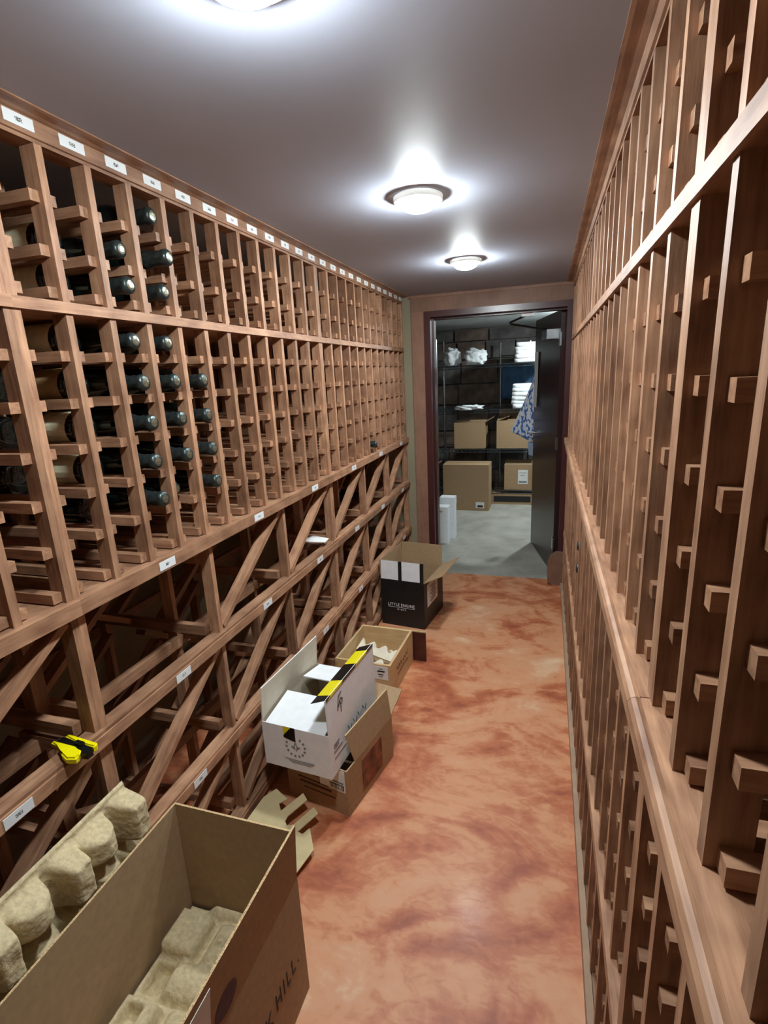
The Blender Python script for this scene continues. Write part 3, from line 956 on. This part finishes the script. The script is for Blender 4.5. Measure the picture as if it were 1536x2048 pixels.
# finger joints at the near left corner
for k in range(6):
    span('finger_joint', (-.0006, 0, .012 + k * .028), (.0105, ct_, .026 + k * .028), PINE, cr_)
mesh('paper_tag', *sheet((.205, -.001, .108), (.276, -.001, .106), (.276, -.001, .178), (.205, -.001, .178), (0, 1, 0)), PAPER, cr_)
for z, x0, x1, hh in ((.163, .232, .25, .003), (.148, .222, .26, .007), (.132, .226, .252, .005), (.122, .23, .25, .002)):
    mesh('tag_print', *sheet((x0, -.0022, z), (x1, -.0022, z), (x1, -.0022, z + hh), (x0, -.0022, z + hh), (0, 1, 0)), INKD, cr_)
bm = bmesh.new()
pts = []
for i in range(40):
    t_ = i / 39
    pts.append((cW + .0006, .09 + .19 * t_, .115 + .012 * math.sin(t_ * 40) * (1 - .4 * t_) + .008 * math.sin(t_ * 71)))
tube(bm, pts, .0010, 5)
tube(bm, [(cW + .0006, .10, .082), (cW + .0006, .19, .088), (cW + .0006, .27, .082)], .0016, 5)
bmobj('branded_script', bm, INKB, cr_)
# scalloped cradles lying in the crate
CRAD = simple('white_scallop_wood', srgb(236, 226, 204), .7, var=.04)
def cradle(loc, rot, label, L_=.235, h_=.072):
    outline = [(0, 0), (L_, 0)]
    n = 48
    for i in range(n + 1):
        x_ = L_ * (1 - i / n)
        outline.append((x_, h_ - .016 + .016 * math.cos(2 * PI * x_ / (L_ / 3))))
    bm = bmesh.new(); prism(bm, outline, 0, .016)
    o = bmobj('bottle_cradle', bm, CRAD, None, loc, rot)
    return tag(o, label, 'packing')
cradle((-.935, 2.27, .075), (math.radians(28), 0, math.radians(-20)), 'white scalloped bottle cradle in the crate, nearer its tagged end')
cradle((-.935, 2.36, .105), (math.radians(30), 0, math.radians(-22)), 'white scalloped bottle cradle in the crate, behind the other')
cradle((-.925, 2.20, .012), (math.radians(80), 0, math.radians(-8)), 'lowest scalloped cradle standing on the crate bottom')
cradle((-.925, 2.44, .012), (math.radians(84), 0, math.radians(-4)), 'scalloped cradle leaning on the far inside of the crate')
# crate lid standing behind
ld = thing('crate_lid', (-.735, 2.507, 0), 'dark-faced crate lid standing on edge between crate and black carton', 'lid', None, rzc)
piece('lid_board', (.295, .008, .172), (0, 0, .086), DARKLID, ld)
piece('lid_edge', (.297, .010, .006), (0, 0, .175), PINEX, ld)

# --- black carton
rzk = math.radians(-7.5)
wK, dK, hK = .288, .355, .302
cw = Vector((-.674, 2.856)); uxk = Vector((math.cos(rzk), math.sin(rzk)))
org = cw - uxk * wK
black = carton('black_wine_carton', (org.x, org.y, 0), rzk, wK, dK, hK, 'open black wine carton with white lettering beside the bins', 'carton', BLACKCARD, KRAFTIN,
               (('N', .128, -3), ('F', .135, 2), ('L', .125, 2), ('R', .132, 62)), th=.004)
fn = flap_of(black, 'N')
for x0, x1 in ((-.140, -.024), (.0, .118)):
    mesh('white_panel', *sheet((x0, -.001, .006), (x1, -.001, .006), (x1, -.001, .126), (x0, -.001, .126), (0, 1, 0)), WHITECARD, fn)
text('LITTLE ENGINE', .0265, INKW, black, (.135, -.0012, .134), FACE_NEAR, spacing=1.1, sx=.92)
mesh('print_rule', *sheet((.045, -.001, .125), (.225, -.001, .125), (.225, -.001, .1264), (.045, -.001, .1264), (0, 1, 0)), INKW, black)
text('WINES', .014, INKW, black, (.135, -.0012, .108), FACE_NEAR, spacing=1.6)
decal('shipping_label', black, PAPER, .055, .245, .125, .275, 'R', wK)
for i in range(7):
    decal('label_print', black, simple('faded_print%d' % i, srgb(140, 120, 112), .7), .11 + .012 * (i % 3), .20 + .01 * (i % 2), .145 + i * .016, .152 + i * .016, 'R', wK, eps=.0024)

# ------------------------------------------------------------------ yellow foil cutter / opener tool on the bin rail
tl = thing('yellow_tool', (-.998, .738, .75), 'yellow and black hand tool lying on the bin rail by the doubled post', 'hand tool', None, math.radians(-6))
tl.scale = (.76, .8, .8)
bm = bmesh.new()
prism(bm, [(-.062, -.004), (-.058, -.015), (-.03, -.016), (.0, -.022), (.02, -.038), (.05, -.046), (.078, -.036), (.07, -.022), (.06, -.006), (.03, -.004)], 0, .022)
bmesh.ops.bevel(bm, geom=[e_ for e_ in bm.edges if abs(e_.verts[0].co.z - e_.verts[1].co.z) < 1e-5], offset=.005, segments=2, affect='EDGES')
bmobj('lower_handle', bm, YELLOW, tl, smooth=False)
bm = bmesh.new()
prism(bm, [(-.045, .018), (-.040, .030), (.075, .031), (.083, .024), (.082, .014), (.02, .014)], 0, .022)
bmesh.ops.bevel(bm, geom=[e_ for e_ in bm.edges if abs(e_.verts[0].co.z - e_.verts[1].co.z) < 1e-5], offset=.004, segments=2, affect='EDGES')
bmobj('upper_handle', bm, YELLOW, tl)
bm = bmesh.new()
prism(bm, [(-.05, -.002), (-.05, .016), (.07, .014), (.09, .006), (.09, -.012), (.07, -.016), (.055, -.003)], .002, .018)
bmobj('core', bm, BLACKP, tl)
piece('slider', (.03, .012, .008), (.03, .010, .022), BLACKP, tl)
piece('blade', (.02, .01, .003), (-.055, .008, .012), STEEL, tl)

# ------------------------------------------------------------------ store room contents
SY0, SY1, SX0, SX1 = 6.10, 6.56, -1.215, .06
SHZ = [.165, .65, 1.10, 1.60]
sh = thing('wire_shelving', ((SX0 + SX1) / 2, (SY0 + SY1) / 2, 0), 'dark wire shelving unit holding linen and cartons in the store room', 'shelving')
pl = sh.location.copy()
for x_ in (SX0, SX1):
    for y_ in (SY0, SY1):
        bm = bmesh.new(); tube(bm, [(x_ - pl.x, y_ - pl.y, 0), (x_ - pl.x, y_ - pl.y, 1.90)], .0125, 10)
        bmobj('upright', bm, CHROME, sh)
for z in SHZ:
    bm = bmesh.new()
    tube(bm, [(SX0 - pl.x, SY0 - pl.y, z), (SX1 - pl.x, SY0 - pl.y, z)], .004, 6)
    tube(bm, [(SX0 - pl.x, SY0 - pl.y, z - .032), (SX1 - pl.x, SY0 - pl.y, z - .032)], .004, 6)
    tube(bm, [(SX0 - pl.x, SY1 - pl.y, z), (SX1 - pl.x, SY1 - pl.y, z)], .004, 6)
    tube(bm, [(SX0 - pl.x, SY0 - pl.y, z), (SX0 - pl.x, SY1 - pl.y, z)], .004, 6)
    tube(bm, [(SX1 - pl.x, SY0 - pl.y, z), (SX1 - pl.x, SY1 - pl.y, z)], .004, 6)
    n = 26
    zig = []
    for i in range(n * 2 + 1):
        zig.append((SX0 + (SX1 - SX0) * i / (2 * n) - pl.x, SY0 - pl.y, z - (.002 if i % 2 else .030)))
    tube(bm, zig, .003, 5)
    bmobj('shelf_frame', bm, DARKWIRE, sh)
    bm = bmesh.new()
    for i in range(46):
        x_ = SX0 + (SX1 - SX0) * (i + .5) / 46 - pl.x
        tube(bm, [(x_, SY0 - pl.y, z + .004), (x_, SY1 - pl.y, z + .004)], .0022, 4)
    tag(bmobj('shelf_wires', bm, DARKWIRE, sh), kind='stuff')
# poles of a second rack farther back
sp_ = thing('pole_rack', (-.36, 6.78, 0), 'slim chrome poles standing against the stone wall behind the shelving', 'rack')
for x_ in (-.55, -.20):
    bm = bmesh.new(); tube(bm, [(x_ + .36, 0, 0), (x_ + .36, 0, 1.86)], .0125, 10)
    bmobj('upright', bm, CHROME, sp_)
bm = bmesh.new()
for z in (.3, 1.0, 1.7): tube(bm, [(-.19, 0, z), (.16, 0, z)], .006, 6)
bmobj('crossbar', bm, DARKWIRE, sp_)

z650 = .658
cL = carton('storage_carton', (-1.025, 6.13, z650), 0, .36, .36, .30, 'kraft carton with lifted lid on the shelf, beside the dark gap', 'carton', KRAFT, KRAFTIN, (('N', .17, -84), ('F', .17, -84), ('R', .10, 60)), 'kraft cartons on the shelving')
cR = carton('storage_carton', (-.535, 6.13, z650), 0, .44, .36, .315, 'wide kraft carton on the shelf behind the blue printed bag', 'carton', KRAFT, KRAFTIN, (('L', .15, -70), ('F', .15, -40), ('N', .14, -84)), 'kraft cartons on the shelving')
cD_ = carton('storage_carton', (-.442, 6.12, .173), 0, .42, .38, .295, 'kraft carton with white shipping label on the lowest shelf', 'carton', KRAFT, KRAFTIN, (('N', .17, -85), ('F', .17, -85)), 'kraft cartons on the shelving')
decal('shipping_label', cD_, PAPER, .155, .265, .07, .235, 'N')
for z, x0, x1, hh in ((.20, .17, .25, .004), (.17, .18, .23, .006), (.085, .165, .255, .02)):
    decal('label_print', cD_, INKG, x0, x1, z, z + hh, 'N', eps=.0024)
big2 = carton('storage_carton', (-1.10, 5.775, 0), math.radians(-1), .515, .27, .525, 'tall kraft carton with small white label on the store room floor', 'carton', KRAFT, KRAFTIN, (('N', .13, -87), ('F', .13, -86)))
decal('barcode_label', big2, PAPER, .37, .465, .03, .10, 'N')
decal('barcode', big2, INKD, .39, .45, .04, .065, 'N', eps=.0024)
db = thing('dark_tray', (-.36, 6.3, 0), 'low box with black printed side beneath the lowest shelf', 'box')
span('tray_body', (-.23, -.2, 0), (.26, .2, .125), KRAFT, db)
span('tray_print', (-.20, -.202, .03), (.22, -.2, .10), BLACKCARD, db)
lb_ = carton('storage_carton', (-1.53, 5.62, 0), math.radians(-4), .29, .4, .46, 'kraft carton partly hidden by the door frame in the store room', 'carton', KRAFT, KRAFTIN, (('N', .14, -86), ('R', .10, 40)))
# white slim boxes at the doorway
for i, (x_, y_, h_, lab) in enumerate(((-.965, 4.55, .345, 'front of two slim white boxes standing just past the doorway'), (-.93, 4.70, .40, 'rear of two slim white boxes standing just past the doorway'))):
    o = carton('slim_box', (x_, y_, 0), math.radians(-3), .135, .10, h_, lab, 'box', WHITECARD, WHITECARD, (), 'slim white boxes', closed=True)
    span('lid', (-.002, -.002, h_ - .07), (.137, .102, h_ + .003), WHITECARD, o)
    if i == 0:
        text('Glas', .034, INKD, o, (.058, -.0035, h_ - .045), FACE_NEAR)
        text('d', .028, INKD, o, (.055, -.0012, .12), FACE_NEAR)

def heap(name, loc, size, label, cat, seed, rough_, mat=LINEN, group=None):
    bm = bmesh.new()
    bmesh.ops.create_icosphere(bm, subdivisions=4, radius=1)
    for v in bm.verts:
        c = v.co.copy()
        n_ = 1 + rough_ * noise.noise(c * 2.2 + Vector((seed, 0, 0))) + rough_ * .6 * noise.noise(c * 5 + Vector((seed, 3, 0))) + rough_ * .25 * abs(noise.noise(c * 11))
        c = Vector((math.copysign(abs(c.x) ** .7, c.x), math.copysign(abs(c.y) ** .7, c.y), math.copysign(abs(c.z) ** .7, c.z)))
        v.co = Vector((c.x * size[0] / 2 * n_, c.y * size[1] / 2 * n_, max(0, size[2] * .5 + c.z * size[2] / 2 * n_)))
    o = bmobj(name, bm, mat, None, loc, (0, 0, seed), smooth=True)
    return tag(o, label, cat, group)
zt = SHZ[3] + .006
heap('linen_bundle', (-1.07, 6.32, zt), (.18, .20, .19), 'crumpled white linen bundle on the top shelf, nearer the outer upright', 'linen', .3, .35)
heap('linen_bundle', (-.79, 6.30, zt), (.22, .22, .17), 'crumpled white linen bundle on the top shelf beside another', 'linen', 1.7, .4)
heap('cloth', (-.86, 6.16, SHZ[2] + .006), (.26, .18, .05), 'small white cloth hanging over the shelf edge above a carton', 'cloth', .1, .5)
def folded(loc, w_, d_, n, h1, label, seed):
    t_ = thing('folded_linen', loc, label, 'linen', 'folded linen stacks')
    for i in range(n):
        bm = bmesh.new()
        bmesh.ops.create_cube(bm, size=1)
        bmesh.ops.subdivide_edges(bm, edges=bm.edges[:], cuts=5, use_grid_fill=True)
        for v in bm.verts:
            c = v.co
            k = Vector((c.x * 3, c.y * 3, i * 2 + seed))
            rr = 1 - .25 * max(0, abs(c.z) * 2 - .5)
            jit = 1 + .05 * noise.noise(k)
            v.co = Vector((c.x * w_ * jit * (1 - .06 * (1 - rr) * 4), c.y * d_ * jit * (1 - .06 * (1 - rr) * 4), c.z * h1 * .98 + .006 * noise.noise(k * 2) * (abs(c.x) + abs(c.y))))
        bmobj('fold', bm, LINEN, t_, (random.uniform(-.008, .008), random.uniform(-.008, .008), h1 * (i + .5)), (0, 0, random.uniform(-.05, .05)), smooth=True)
    return t_
folded((-.20, 6.27, zt), .28, .30, 5, .042, 'neat stack of folded white linen on the top shelf', 1)
folded((-.21, 6.30, SHZ[2] + .006), .30, .32, 6, .045, 'folded linen stack on the middle shelf behind the blue bag', 9)
# blue and white printed plastic bag hanging from the door edge
tb = thing('printed_bag', (-.085, 4.745, .78), 'blue and white printed cloth hanging from the door edge', 'cloth')
vs_, fs = [], []
nI, nJ = 22, 10
for i in range(nI + 1):
    t_ = i / nI
    z = (1.50 - .78) - t_ * (.60 - .10 * 0)
    wd = .012 + .20 * t_ ** 1.15
    for jx in range(nJ + 1):
        s_ = jx / nJ
        x_ = -wd * s_
        z2 = z + .10 * t_ * s_
        y_ = .02 * math.sin(s_ * 7 + t_ * 3) * t_ + .03 * s_
        vs_.append((x_, y_, z2))
for i in range(nI):
    for jx in range(nJ):
        a = i * (nJ + 1) + jx
        fs.append((a, a + 1, a + nJ + 2, a + nJ + 1))
o = mesh('hanging_cloth', vs_, fs, BLUEPRINT, tb, smooth=True)
so = o.modifiers.new('s', 'SOLIDIFY'); so.thickness = .003
o = mesh('pale_lining', [(-.062, .03, .13), (-.005, .03, .13), (-.005, .035, 0), (-.05, .035, .01)], [(0, 1, 2, 3)], simple('pale_blue_cloth', srgb(150, 166, 186), .8), tb)
so = o.modifiers.new('s', 'SOLIDIFY'); so.thickness = .003
bm = bmesh.new(); tube(bm, [(-.004, 0, .72), (.0, 0, .77)], .004, 6)
bmobj('hanging_loop', bm, LINEN, tb)

# dark blue sheet hung behind the shelving
vs_, fs = [], []
for i in range(25):
    for k in range(9):
        x_ = -.52 + .62 * i / 24
        vs_.append((x_, .012 * math.sin(i * 1.1) + .006 * math.sin(k + i * .5), -.40 * k / 8 + .01 * math.sin(i * .7)))
for i in range(24):
    for k in range(8):
        a = i * 9 + k
        fs.append((a, a + 1, a + 10, a + 9))
o = mesh('blue_sheet', vs_, fs, STONE3, None, (0, 6.62, 1.585), smooth=True)
so = o.modifiers.new('s', 'SOLIDIFY'); so.thickness = .003
tag(o, 'dark blue sheet hanging behind the folded linen on the shelving', 'sheet')
